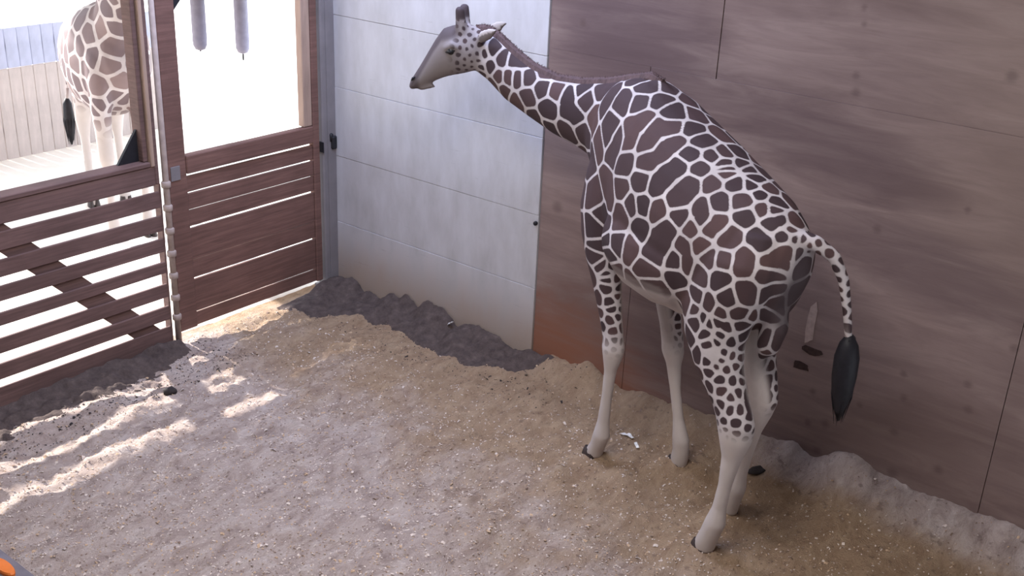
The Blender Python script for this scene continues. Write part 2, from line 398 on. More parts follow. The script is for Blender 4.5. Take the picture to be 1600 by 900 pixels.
# ---------------------------------------------------------------- giraffes
def giraffe_mats(name='giraffe_coat', b0=srgb(54, 41, 44), b1=srgb(65, 49, 51), b2=srgb(82, 60, 58)):
    M = NT(name, .75, .25)
    e = M.attr('edge'); wd = M.attr('line'); hue = M.attr('hue'); dk = M.attr('dark'); bl = M.attr('bare')
    n = M.noise(M.coord(), 55, 4, .6); n2 = M.noise(M.coord(), 7, 4)
    ee = M.math('ADD', e, M.math('MULTIPLY', M.math('SUBTRACT', n, .5), .006))
    k = M.ss(M.math('SUBTRACT', ee, wd), -.0035, .0035)
    brown = M.ramp(M.math('ADD', M.math('MULTIPLY', hue, .7), M.math('MULTIPLY', n2, .3)), [(.1, b0), (.5, b1), (.9, b2)])
    cream = M.ramp(n2, [(.3, srgb(170, 160, 159)), (.7, srgb(196, 187, 186))])
    c = M.mix(k, cream, brown)
    c = M.mix(bl, c, M.mix(M.math('MULTIPLY', n2, .35), srgb(192, 182, 177), srgb(160, 146, 139)))
    c = M.mix(dk, c, M.mix(n2, srgb(58, 48, 51), srgb(82, 69, 71)))
    M.color(c); M.bump(n, .12, .006)
    return M.m
COAT = giraffe_mats()
COAT_OVEREXPOSED = giraffe_mats('pale_giraffe_coat', srgb(100, 86, 90), srgb(114, 98, 100), srgb(134, 114, 112))  # patch colours lightened to put the yard's overexposure into the coat
MANE = wood('mane_hair', srgb(88, 70, 70), (30, 30, 4), .4, .8, .2)
TUFT = plain('black_tail_hair', srgb(26, 24, 30), .6, .3, 30)
HOOF = plain('dark_hoof_horn', srgb(62, 52, 50), .5, .25, 20)
EYE = plain('dark_eye', srgb(14, 12, 13), .45, .1, 20, .6)
LASH = plain('black_lash', srgb(24, 20, 22), .7, .1, 20)

def leg_tube(pts, flip=0):
    """pts: (s, l, z, r_fore, r_lat) from top to bottom"""
    secs = []
    for i, (s, l, z, rf, rl) in enumerate(pts):
        k = float(np.interp(z, [.2, .3, .4, .7, .82, .88, .97, 1.05, 1.2], [1.08, 1, .84, .84, .94, 1.10, 1.12, 1.02, 1])); rf, rl = rf*k, rl*k
        secs.append(((s+rf, l, z), (s-rf, l, z), (0, rl, 0)))
    return loft(secs, 18)
def remesh(name, parts, voxel, it=6):
    me = fix_normals(mesh_from(name, *merge(parts)))
    o = bpy.data.objects.new(name, me); C.objects.link(o)
    m = o.modifiers.new('r', 'REMESH'); m.mode = 'VOXEL'; m.voxel_size = voxel; m.use_smooth_shade = True
    m = o.modifiers.new('s', 'SMOOTH'); m.factor = .5; m.iterations = it
    dg = bpy.context.evaluated_depsgraph_get(); dg.update()
    out = bpy.data.meshes.new_from_object(o.evaluated_get(dg))
    bpy.data.objects.remove(o); out.name = name; smooth(out); return out
def coat_attributes(me, seeds, spacing, fields, rng):
    """reticulated coat: cells round seed points, stored as distance to the cell edge"""
    n = len(me.vertices); co = np.empty(n*3, 'f'); me.vertices.foreach_get('co', co); co = co.reshape(-1, 3).astype(float)
    no = np.empty(n*3, 'f'); me.vertices.foreach_get('normal', no); no = no.reshape(-1, 3)
    sp = spacing(co)
    arr = np.array([p[1:] for p in seeds], float).reshape(-1, 3); ids = [p[0] for p in seeds]
    # fill the rest of the skin with seeds at the local spacing
    dmin = np.full(n, 9.)
    for p in arr: dmin = np.minimum(dmin, np.linalg.norm(co-p, axis=1))
    new = []
    for i in rng.permutation(n):
        if dmin[i] > sp[i]:
            p = co[i]; new.append(p); dmin = np.minimum(dmin, np.linalg.norm(co-p, axis=1))
    allp = np.array(list(arr)+new); ids = np.array(ids+[10000+i for i in range(len(new))])
    wob = np.stack([np.sin(co@np.array(v)*17+ph) for v, ph in (((1, .4, .2), 0), ((.3, 1, -.5), 1), ((-.2, .5, 1), 2))], 1)*.005
    q = co+wob
    e = np.empty(n); hue = np.empty(n); hv = {i: rng.random() for i in sorted(set(ids.tolist()))}; hv = np.array([hv[i] for i in ids.tolist()])
    K = 8; kk = 150.0    # the soft minimum rounds the corners of the patches
    for a in range(0, n, 4000):
        d = np.linalg.norm(q[a:a+4000, None]-allp[None], axis=2)
        o2 = np.argpartition(d, K, axis=1)[:, :K+1]
        dd = np.take_along_axis(d, o2, 1); k = np.argsort(dd, 1); o2 = np.take_along_axis(o2, k, 1); dd = np.take_along_axis(dd, k, 1)
        p1 = allp[o2[:, 0]]; vals = []
        for j in range(1, K+1):
            p2 = allp[o2[:, j]]; v_ = (dd[:, j]**2-dd[:, 0]**2)/(2*np.linalg.norm(p2-p1, axis=1)+1e-9)
            vals.append(np.where(ids[o2[:, j]] == ids[o2[:, 0]], .5, v_))
        e[a:a+4000] = -np.log(np.exp(-kk*np.array(vals)).sum(0)+1e-12)/kk
        hue[a:a+4000] = hv[o2[:, 0]]
    f = fields(co, no)
    data = dict(edge=e, hue=hue, line=f['line'], dark=f['dark'], bare=f['bare'])
    for k, v in data.items():
        at = me.attributes.new(k, 'FLOAT', 'POINT'); at.data.foreach_set('value', np.asarray(v, 'f'))
def sstep(x, a, b):
    t = np.clip((x-a)/(b-a), 0, 1); return t*t*(3-2*t)
def hoof_mesh(c, ang=0, r=.07, h=.10):
    parts = []
    ca, sa = math.cos(ang), math.sin(ang)
    for sd in (-1, 1):
        secs = []
        for t, (fz, bk, wl) in ((0, (1.25, -.95, .62)), (.04, (1.28, -.95, .64)), (.6, (1.0, -.85, .52)), (1, (.75, -.75, .42))):
            z = -.02+t*h; lx = sd*r*.52
            P = lambda u, v: (c[0]+ca*u*r-sa*v, c[1]+sa*u*r+ca*v, z)
            top, bot = P(fz, lx*.9), P(bk, lx*1.05)
            secs.append((top, bot, (-sa*wl*r*.8, ca*wl*r*.8, 0)))
        parts.append(loft(secs, 14, True, 2.4))
    return fix_normals(mesh_from('hoof', *merge(parts), True))

HDIR = np.array([math.cos(math.radians(47)), math.sin(math.radians(47)), 0]); HLAT = np.array([-HDIR[1], HDIR[0], 0])
HB = np.array([1.43, .36, 0])
def H(a, z, lat=0): return HB+HDIR*a+HLAT*lat+np.array([0, 0, z])

NECK = [  # top, bottom, half width, heading of the lateral axis (deg)
    ((.02, 0, 2.74), (.30, 0, 1.80), .20, 0), ((.22, -.02, 2.735), (.42, 0, 1.98), .19, 4), ((.43, -.01, 2.67), (.52, .01, 2.12), .165, 12),
    ((.66, .06, 2.625), (.66, .06, 2.17), .145, 20), ((.86, .13, 2.615), (.84, .13, 2.215), .13, 22), ((1.06, .21, 2.665), (1.07, .21, 2.30), .12, 22),
    ((1.22, .27, 2.745), (1.26, .29, 2.385), .112, 24), ((1.36, .32, 2.83), (1.42, .36, 2.50), .10, 34), ((1.44, .36, 2.865), (1.52, .45, 2.58), .085, 44)]
def giraffe_main():
    parts = []
    T = [(-1.50, 2.12, 1.92, .07), (-1.46, 2.20, 1.82, .145), (-1.36, 2.275, 1.62, .225), (-1.18, 2.36, 1.48, .335), (-.95, 2.45, 1.43, .385), (-.7, 2.55, 1.40, .42),
         (-.45, 2.645, 1.395, .43), (-.24, 2.735, 1.42, .41), (-.08, 2.785, 1.50, .345), (.12, 2.765, 1.64, .29), (.27, 2.71, 1.80, .235), (.37, 2.62, 1.97, .17), (.43, 2.5, 2.1, .10)]
    parts.append(loft([((s, 0, a), (s, 0, b), (0, w_, 0)) for s, a, b, w_ in T], 28, True, 2.15))
    parts.append(loft([(t, b, np.array([-math.sin(math.radians(h)), math.cos(math.radians(h)), 0])*w_) for t, b, w_, h in NECK], 24))
    # round barrel of the ribs and belly
    parts.append(loft([((q, 0, c_+h_), (q, 0, c_-h_), (0, w_, 0)) for q, c_, h_, w_ in ((-1.02, 1.80, .10, .15), (-.95, 1.80, .24, .33), (-.78, 1.79, .335, .425), (-.55, 1.79, .375, .465), (-.33, 1.80, .365, .465), (-.17, 1.82, .30, .425), (-.09, 1.83, .20, .35), (-.05, 1.84, .10, .2))], 26, True, 2.1))
    # withers hump
    parts.append(loft([((-.30, 0, 2.70), (-.30, 0, 2.5), (0, .05, 0)), ((-.12, 0, 2.80), (-.12, 0, 2.5), (0, .09, 0)), ((.06, 0, 2.79), (.06, 0, 2.5), (0, .08, 0)), ((.2, 0, 2.73), (.2, 0, 2.5), (0, .04, 0))], 14))
    # head
    HS = [((-.03, 2.83), (.09, 2.565), .085), ((.06, 2.875), (.15, 2.545), .105), ((.16, 2.895), (.20, 2.53), .115), ((.26, 2.885), (.26, 2.515), .115), ((.345, 2.855), (.31, 2.50), .10),
          ((.405, 2.77), (.36, 2.48), .083), ((.465, 2.665), (.415, 2.452), .067), ((.525, 2.56), (.465, 2.425), .058), ((.565, 2.495), (.515, 2.402), .056), ((.597, 2.44), (.56, 2.385), .048), ((.605, 2.405), (.585, 2.378), .03)]
    parts.append(loft([(H(*t), H(*b), HLAT*w_) for t, b, w_ in HS], 22))
    parts.append(loft([(H(.44, 2.44), H(.40, 2.41), HLAT*.03), (H(.485, 2.425), H(.475, 2.388), HLAT*.036), (H(.515, 2.41), H(.515, 2.376), HLAT*.03), (H(.53, 2.40), H(.53, 2.382), HLAT*.015)], 12))   # lower lip
    for sgn in (-1, 1):
        parts.append(tube([H(.20, 2.84, sgn*.05), H(.205, 2.92, sgn*.06), H(.21, 2.985, sgn*.066), H(.212, 3.01, sgn*.068), H(.212, 3.025, sgn*.068)], [.048, .04, .036, .036, .02], 12))
        # brow over the eye
        parts.append(tube([H(.19, 2.735, sgn*.098), H(.255, 2.755, sgn*.11), H(.315, 2.72, sgn*.092)], [.022, .034, .02], 10))
        # ear
        e0, e1, e2, e3 = H(.07, 2.80, sgn*.08), H(.03, 2.83, sgn*.125), H(-.035, 2.87, sgn*.16), H(-.085, 2.90, sgn*.175)
        u = np.array([HDIR[0]*.35, HDIR[1]*.35, .9])
        parts.append(loft([(e0+u*.03, e0-u*.03, HLAT*.02*sgn), (e1+u*.05, e1-u*.05, HLAT*.018), (e2+u*.045, e2-u*.045, HLAT*.016), (e3+u*.012, e3-u*.012, HLAT*.012)], 12))
    # front near (left), front far, hind near, hind far
    LEGS = dict(
        fn=[(.10, .13, 2.35, .20, .10), (.11, .17, 2.12, .215, .13), (.13, .195, 1.90, .20, .135), (.11, .205, 1.70, .175, .125), (.06, .205, 1.52, .145, .112), (.0, .205, 1.34, .108, .092),
            (-.06, .203, 1.15, .084, .076), (-.10, .2, 1.02, .074, .068), (-.112, .2, .94, .078, .07), (-.11, .2, .86, .066, .062), (-.10, .2, .76, .052, .05), (-.085, .2, .55, .048, .046), (-.07, .2, .34, .05, .048),
            (-.06, .2, .22, .064, .058), (-.035, .2, .14, .058, .055), (.0, .2, .07, .062, .06), (.01, .2, .02, .06, .058)],
        ff=[(.10, -.13, 2.35, .20, .10), (.10, -.16, 2.12, .205, .12), (.08, -.185, 1.90, .19, .12), (.03, -.205, 1.68, .17, .12), (-.06, -.205, 1.48, .135, .105), (-.14, -.207, 1.28, .10, .088),
            (-.21, -.21, 1.08, .08, .074), (-.245, -.212, .97, .074, .068), (-.258, -.215, .89, .078, .07), (-.275, -.22, .80, .062, .058), (-.31, -.228, .62, .05, .048), (-.36, -.243, .40, .048, .047),
            (-.40, -.255, .24, .064, .058), (-.405, -.262, .15, .058, .055), (-.395, -.266, .08, .062, .06), (-.385, -.268, .02, .06, .058)],
        hn=[(-1.16, .12, 2.18, .25, .14), (-1.15, .17, 2.0, .31, .185), (-1.12, .195, 1.80, .31, .185), (-1.08, .205, 1.62, .27, .17), (-1.09, .212, 1.46, .22, .155), (-1.15, .215, 1.31, .185, .138),
            (-1.24, .215, 1.18, .155, .118), (-1.315, .213, 1.09, .142, .102), (-1.36, .212, 1.01, .132, .094), (-1.375, .212, .90, .108, .08), (-1.37, .213, .75, .078, .062), (-1.35, .215, .55, .055, .05), (-1.33, .218, .37, .054, .05),
            (-1.315, .222, .25, .07, .062), (-1.29, .226, .165, .064, .06), (-1.265, .23, .09, .066, .064), (-1.255, .23, .02, .064, .062)],
        hf=[(-1.12, -.10, 2.18, .22, .12), (-1.08, -.13, 2.0, .26, .155), (-1.04, -.145, 1.80, .255, .155), (-1.01, -.15, 1.62, .22, .145), (-1.03, -.155, 1.46, .185, .13), (-1.08, -.15, 1.31, .15, .115),
            (-1.15, -.145, 1.19, .125, .098), (-1.20, -.14, 1.09, .112, .084), (-1.225, -.14, 1.01, .10, .074), (-1.21, -.14, .90, .08, .064), (-1.18, -.145, .75, .062, .056), (-1.14, -.155, .55, .052, .05), (-1.10, -.165, .37, .054, .05),
            (-1.07, -.175, .25, .07, .062), (-1.045, -.18, .165, .064, .06), (-1.02, -.185, .09, .066, .064), (-1.01, -.19, .02, .064, .062)])
    for k in LEGS: parts.append(leg_tube(LEGS[k]))
    # tail dock
    TA = [(-1.36, 0, 2.12), (-1.44, -.01, 2.165), (-1.53, -.05, 2.165), (-1.615, -.12, 2.10), (-1.665, -.17, 1.97), (-1.695, -.205, 1.79), (-1.725, -.235, 1.58)]
    parts.append(tube(TA, [.07, .06, .048, .04, .034, .028, .024], 12))
    # flesh between the thighs
    parts.append(tube([(-1.33, 0, 1.75), (-1.36, 0, 1.58), (-1.33, 0, 1.44), (-1.28, 0, 1.36)], [.09, .085, .07, .03], 12))
    body = remesh('body', parts, .0125, 8)

    def spacing(co):
        s, l, z = co[:, 0], co[:, 1], co[:, 2]
        sp = np.full(len(co), .19)
        sp = np.where((s > .45), .125, sp)                              # neck
        top_ = 2.45+.27*(s+.95)                                          # back line
        sp = np.where((s < -.1) & (z > top_-.10) & (s > -1.5), .125, sp)
        leg = (z < 1.45); sp = np.where(leg, .10, sp); sp = np.where(z < 1.2, .062, sp); sp = np.where(z < 1.0, .045, sp)
        sp = np.where((s < -1.5) | ((s < -1.47) & (z > 2.1)), .055, sp)
        a = (co-HB)@HDIR
        sp = np.where((s > 1.2) & (a > .05), .045, sp)
        return sp
    def fields(co, no):
        s, l, z = co[:, 0], co[:, 1], co[:, 2]
        line = np.full(len(co), .0092)
        line = np.where(z < 1.45, .0085, line); line = np.where((s < -.1) & (z > 2.45+.27*(s+.95)-.16), .0085, line)
        hind = s < -.75
        fade = np.where(hind, sstep(z, 1.02, .90), sstep(z, 1.1, .86))
        a = (co-HB)@HDIR; ahead = (s > 1.1)
        bare = fade.copy()
        inner = sstep(np.where(l > 0, -no[:, 1], no[:, 1]), .25, .75)*sstep(z, 1.75, 1.45)      # inside of the legs
        belly = sstep(-no[:, 2], .30, .62)*sstep(z, 1.80, 1.66)*(s > -.85)*(s < .2)
        bare = np.maximum(bare, np.maximum(inner, belly)*.95)
        bare = np.where(ahead, np.maximum(bare, sstep(a, .20, .30)), bare)
        bare = np.where(ahead & (z > 2.77) & (a > -.12) & (a < .12) & (np.abs((co-HB)@HLAT) > .115), 1, bare)
        dark = np.zeros(len(co))
        # forehead, bridge of the nose and muzzle
        zt = np.interp(a, [0, .16, .26, .345, .405, .465, .525, .565, .60], [2.86, 2.895, 2.885, 2.855, 2.77, 2.665, 2.56, 2.495, 2.42])
        br = sstep(zt-z, .17, .06)*sstep(a, .12, .26)*.95
        muz = np.maximum(sstep(a, .44, .54)*.9, (.46*sstep(a, .0, .08)+.22*sstep(a, .12, .30))*(z > 2.3))
        dark = np.where(ahead, np.maximum(br, muz), dark)
        lat = np.abs((co-HB)@HLAT)
        oss = (z > 2.925) & (a > .12) & (a < .3); dark = np.where(ahead & oss, np.maximum(.35, sstep(z, 2.91, 2.95)), dark)
        earm = ahead & (z > 2.77) & (a > -.12) & (a < .12) & (lat > .115)
        dark = np.where(earm, np.where(no[:, 2] < -.05, .8, .15), dark)
        # bare skin under the tail
        pr = np.exp(-((s+1.46)/.13)**2-(l/.10)**2-((z-1.80)/.24)**2); dark = np.maximum(dark, np.clip(pr*1.5, 0, .85))
        return dict(line=line, bare=bare, dark=dark)
    coat_attributes(body, MAIN_SEEDS, spacing, fields, np.random.default_rng(4))
    root = empty('giraffe', (3.84, -.78, 0), math.radians(160))
    tag(root, 'reticulated giraffe standing in the sawdust with its neck stretched towards the white door', 'giraffe')
    new_obj('body', body, COAT, root)
    # mane: ridge of short upright hair from poll to withers
    pts = [(np.array(t), h) for t, b, w_, h in NECK][::-1]
    path = [H(.10, 2.885)]+[p for p, h in pts if p[0] > .1]+[np.array((-.02, 0, 2.80)), np.array((-.14, 0, 2.80))]
    dense = []
    for i in range(len(path)-1):
        for t in np.linspace(0, 1, 14, endpoint=False): dense.append(path[i]*(1-t)+path[i+1]*t)
    random.seed(8); parts = []
    N = len(dense); secs = []
    for i, p in enumerate(dense):
        t = dense[min(i+1, N-1)]-dense[max(i-1, 0)]; t /= np.linalg.norm(t); lt_ = np.cross((0, 0, 1), t); lt_ /= np.linalg.norm(lt_)
        up = np.cross(t, lt_); up = up if up[2] > 0 else -up
        env = min(1, i/8)*min(1, (N-1-i)/14)
        secs.append((p+up*(.008+.022*env), p-up*.055, lt_*(.018+.022*env)))
        for q in range(4):
            o_ = lt_*random.uniform(-.016, .016); hgt = (.014+.024*env)*random.uniform(.7, 1.15); ln = t*random.uniform(-.01, .025)
            b0 = p+o_+up*.0; parts.append(([b0+t*.008, b0-t*.008, b0+lt_*.008, b0+up*hgt+ln], [[0, 1, 3], [1, 2, 3], [2, 0, 3]]))
    parts.append(loft(secs, 8))
    new_obj('mane', mesh_from('mane', *merge(parts), False), MANE, root)
    # tail tuft
    random.seed(3); parts = []
    e0 = np.array(TA[-1]); dr_ = np.array((-.02, -.02, -1.0)); dr_ /= np.linalg.norm(dr_)
    parts.append(loft([((*(e0+dr_*d+np.array((r, 0, 0))),), (*(e0+dr_*d-np.array((r, 0, 0))),), (0, r, 0)) for d, r in ((-.06, .02), (0, .055), (.08, .072), (.2, .072), (.32, .06), (.42, .035), (.50, .008))], 16))
    for q in range(170):
        a = random.uniform(0, 2*math.pi); rr = random.uniform(.02, .055); st = random.uniform(-.05, .05)
        b = np.array((math.cos(a), math.sin(a), 0))
        p0 = e0+b*rr*.6+dr_*st; ln = random.uniform(.3, .50)
        pts_ = [p0, p0+b*.03+dr_*ln*.3, p0+b*.028+dr_*ln*.65, e0*.0+p0+b*(-.005)+dr_*ln]
        parts.append(tube(pts_, [.006, .006, .005, .001], 4))
    new_obj('tail_tuft', mesh_from('tail_tuft', *merge(parts), True), TUFT, root)
    for k, (c_, a_) in dict(fn=((.02, .2), 0), ff=((-.375, -.268), 0), hn=((-1.245, .23), 0), hf=((-1.0, -.19), 0)).items():
        new_obj('hoof', hoof_mesh((c_[0], c_[1], 0), a_), HOOF, root)
    for sgn in (-1, 1):
        bm = bmesh.new(); bmesh.ops.create_uvsphere(bm, u_segments=16, v_segments=10, radius=.030); me = bpy.data.meshes.new('eye'); bm.to_mesh(me); bm.free(); smooth(me)
        ey = new_obj('eye', me, EYE, root); ey.location = H(.262, 2.712, sgn*.103)
        p = [H(a, z, sgn*.126) for a, z in ((.225, 2.722), (.262, 2.706), (.30, 2.700))]
        p[0] -= HLAT*sgn*.012; p[2] -= HLAT*sgn*.016
        new_obj('eyelash', fix_normals(mesh_from('eyelash', *tube(p, [.005, .012, .005], 8), True)), LASH, root)
        q = [H(.575, 2.462, sgn*.044), H(.588, 2.452, sgn*.04)]
        new_obj('nostril', fix_normals(mesh_from('nostril', *tube([H(.545, 2.487, sgn*.052), H(.562, 2.475, sgn*.053), H(.577, 2.455, sgn*.05)], [.004, .010, .004], 8), True)), LASH, root)
    return root
MAIN_SEEDS = [(1, 1.241, 0.394, 2.57), (2, 1.147, 0.362, 2.577), (3, 1.076, 0.329, 2.584), (4, 1.016, 0.289, 2.598), (5, 1.239, 0.372, 2.697), (6, 1.165, 0.31, 2.702), (6, 1.122, 0.27, 2.692), (7, 1.323, 0.401, 2.744), (8, 1.318, 0.417, 2.634), (9, 0.882, 0.253, 2.543), (10, 0.765, 0.199, 2.554), (11, 0.977, 0.306, 2.47), (12, 0.795, 0.248, 2.42), (13, 0.66, 0.173, 2.545), (13, 0.611, 0.193, 2.438), (13, 0.554, 0.183, 2.42), (14, 0.496, 0.144, 2.539), (15, 0.344, 0.168, 2.459), (16, 0.482, 0.158, 2.3), (17, 0.642, 0.185, 2.288), (17, 0.604, 0.16, 2.249), (18, 0.815, 0.206, 2.263), (19, 0.945, 0.252, 2.313), (19, 0.921, 0.208, 2.267), (20, 1.1, 0.322, 2.403), (21, 1.185, 0.364, 2.466), (22, 0.11, 0.284, 2.346), (23, 0.585, 0.116, 2.601), (24, 0.394, 0.077, 2.634), (25, 1.438, 0.522, 2.689), (26, 1.405, 0.47, 2.702), (27, 1.477, 0.546, 2.616), (28, 1.453, 0.493, 2.607), (29, 1.405, 0.45, 2.613), (30, 1.371, 0.437, 2.712), (31, 1.428, 0.506, 2.757), (32, 0.222, 0.17, 2.613), (33, 0.017, 0.274, 2.496), (33, 0.035, 0.288, 2.427), (34, -0.015, 0.221, 2.634), (35, -0.162, 0.191, 2.683), (36, -0.255, 0.115, 2.706), (37, -0.379, 0.096, 2.661), (38, -0.224, 0.306, 2.532), (38, -0.289, 0.251, 2.596), (38, -0.258, 0.337, 2.471), (39, -0.133, 0.328, 2.433), (39, -0.087, 0.331, 2.351), (40, -0.389, 0.238, 2.575), (40, -0.405, 0.307, 2.487), (40, -0.474, 0.175, 2.589), (41, -0.53, 0.293, 2.465), (41, -0.469, 0.348, 2.402), (41, -0.563, 0.218, 2.528), (42, -0.296, 0.379, 2.348), (43, -0.554, 0.096, 2.592), (44, -0.671, 0.1, 2.547), (45, -0.699, 0.209, 2.483), (46, -0.805, 0.22, 2.431), (47, -0.794, 0.114, 2.493), (48, -0.866, 0.092, 2.471), (49, -0.482, 0.393, 2.28), (50, -0.651, 0.334, 2.362), (50, -0.603, 0.374, 2.29), (50, -0.693, 0.287, 2.412), (51, -0.924, 0.222, 2.378), (52, -0.803, 0.052, 2.502), (53, -0.925, 0.117, 2.439), (54, 0.093, 0.312, 2.008), (55, -0.076, 0.344, 2.15), (55, -0.179, 0.384, 2.081), (56, -0.332, 0.411, 2.174), (57, -0.018, 0.301, 1.892), (57, -0.199, 0.42, 1.89), (58, -0.334, 0.42, 1.964), (58, -0.356, 0.42, 2.028), (59, 0.048, 0.319, 1.773), (60, -0.428, 0.422, 2.116), (61, -0.543, 0.415, 2.155), (62, -0.68, 0.403, 2.156), (63, -0.81, 0.326, 2.301), (63, -0.795, 0.351, 2.256), (63, -0.819, 0.296, 2.344), (64, -0.551, 0.425, 1.989), (65, -0.752, 0.412, 1.981), (65, -0.781, 0.402, 2.062), (65, -0.693, 0.421, 1.898), (66, -0.84, 0.371, 2.171), (67, -0.948, 0.363, 2.121), (68, -0.961, 0.315, 2.241), (68, -0.996, 0.327, 2.193), (69, -1.038, 0.249, 2.299), (70, -1.088, 0.299, 2.192), (70, -1.059, 0.323, 2.16), (71, -1.042, 0.356, 2.045), (72, -0.918, 0.386, 1.998), (72, -0.953, 0.381, 1.902), (73, -1.109, 0.352, 1.989), (74, -1.209, 0.341, 2.014), (75, -1.068, 0.365, 1.869), (76, -1.224, 0.358, 1.899), (77, -0.673, 0.441, 1.777), (78, -0.712, 0.41, 1.668), (79, -0.88, 0.391, 1.895), (80, -0.9, 0.378, 1.799), (81, -0.51, 0.453, 1.876), (82, 0.016, 0.309, 1.67), (83, -0.242, 0.44, 1.83), (84, -0.371, 0.455, 1.872), (85, 0.02, 0.312, 1.598), (86, -0.291, 0.444, 1.726), (87, -0.035, 0.287, 1.536), (88, -0.071, 0.247, 1.532), (89, -0.933, 0.123, 2.433), (90, -1.036, 0.126, 2.39), (91, -1.079, 0.071, 2.391), (92, -1.136, 0.164, 2.33), (93, -1.212, 0.2, 2.261), (94, -1.162, 0.066, 2.359), (95, -1.248, 0.11, 2.302), (96, -0.925, -0.003, 2.459), (97, -1.041, -0.004, 2.413), (98, -0.965, -0.014, 2.442), (99, -1.131, -0.027, 2.376), (100, -1.241, 0.015, 2.329), (101, -1.284, 0.062, 2.302), (102, -1.205, 0.277, 2.15), (102, -1.183, 0.298, 2.128), (103, -1.34, 0.116, 2.247), (103, -1.356, 0.069, 2.262), (104, -1.376, 0.2, 2.161), (104, -1.33, 0.203, 2.18), (105, -1.42, 0.097, 2.194), (106, -1.418, 0.045, 2.224), (107, -1.459, 0.051, 2.187), (108, -1.387, -0.002, 2.253), (109, -1.489, 0.02, 2.184), (110, -1.531, 0.002, 2.157), (111, -1.343, 0.297, 2.029), (111, -1.332, 0.283, 2.065), (112, -1.447, 0.145, 2.083), (112, -1.465, 0.106, 2.126), (112, -1.438, 0.186, 2.053), (113, -1.449, 0.205, 1.983), (114, -1.386, 0.287, 1.86), (115, -1.292, 0.345, 1.808), (116, -1.067, 0.374, 1.748), (117, -1.174, 0.371, 1.73), (118, -1.434, 0.18, 1.858), (119, -1.256, 0.345, 1.695), (120, -1.35, 0.291, 1.718), (121, -1.383, 0.204, 1.705), (122, -1.388, 0.153, 1.733), (123, -1.407, 0.129, 1.776), (124, -1.341, 0.253, 1.634), (125, -1.244, 0.34, 1.625), (125, -1.287, 0.309, 1.609), (126, -1.184, 0.359, 1.595), (127, -1.064, 0.373, 1.641), (128, -0.98, 0.36, 1.664), (129, -1.134, 0.369, 1.613), (130, -1.091, 0.372, 1.586), (131, -1.173, 0.359, 1.539), (132, -1.26, 0.321, 1.55), (133, -1.24, 0.329, 1.501), (134, -1.303, 0.271, 1.516), (135, -1.328, 0.209, 1.546), (136, -1.204, 0.343, 1.475), (137, -1.307, 0.184, 1.471), (138, -1.253, 0.067, 1.544), (139, -1.228, 0.334, 1.422), (140, -1.278, 0.293, 1.445), (141, -1.306, 0.249, 1.429), (142, -1.314, 0.198, 1.412), (143, -1.228, 0.334, 1.422), (144, -1.271, 0.307, 1.398), (145, -1.254, 0.324, 1.352), (146, -1.3, 0.286, 1.346), (147, -1.322, 0.23, 1.366), (148, -1.21, 0.343, 1.365), (149, -1.233, 0.337, 1.303), (150, -1.285, 0.317, 1.274), (151, -1.34, 0.255, 1.276), (152, -1.349, 0.194, 1.271), (153, -1.313, 0.314, 1.202), (154, -1.359, 0.29, 1.179), (155, -1.377, 0.238, 1.209), (156, -1.328, 0.316, 1.128), (157, -1.379, 0.298, 1.119), (158, -1.421, 0.254, 1.124), (159, -1.425, 0.19, 1.129), (159, -1.459, 0.203, 1.082), (159, -1.382, 0.171, 1.18), (160, -1.454, 0.283, 0.985), (161, -1.328, 0.175, 1.304), (162, -1.188, -0.069, 1.3), (163, -1.377, 0.052, 1.445), (164, -1.405, 0.027, 1.475), (165, -1.354, 0.008, 1.387), (166, -1.224, -0.09, 1.262), (167, -1.246, -0.119, 1.246), (168, -1.281, -0.096, 1.125), (168, -1.3, -0.098, 1.074), (168, -1.299, -0.089, 1.035), (168, -1.272, -0.113, 1.175), (169, -1.353, 0.071, 1.485), (170, -0.065, 0.263, 1.494), (171, -0.342, 0.422, 1.641), (172, -0.092, 0.206, 1.448), (173, -0.078, 0.254, 1.44), (174, -0.098, 0.184, 1.383), (175, -0.081, 0.258, 1.39), (176, -0.106, 0.192, 1.335), (177, -0.103, 0.245, 1.298), (178, -0.1, 0.156, 1.28), (179, -0.118, 0.232, 1.249), (180, -0.118, 0.172, 1.237), (181, -0.135, 0.206, 1.187), (182, -0.121, 0.252, 1.161), (183, -0.151, 0.175, 1.099), (184, -0.148, 0.239, 1.087), (185, -0.163, 0.237, 1.028), (186, -0.178, 0.194, 1.013), (187, -0.169, 0.249, 0.968), (188, -0.812, 0.264, 1.53), (189, -0.268, -0.224, 1.154), (190, -0.284, -0.218, 1.097), (191, -0.304, -0.217, 1.033), (192, -0.308, -0.195, 1.016)]  #SEEDS
main = giraffe_main()

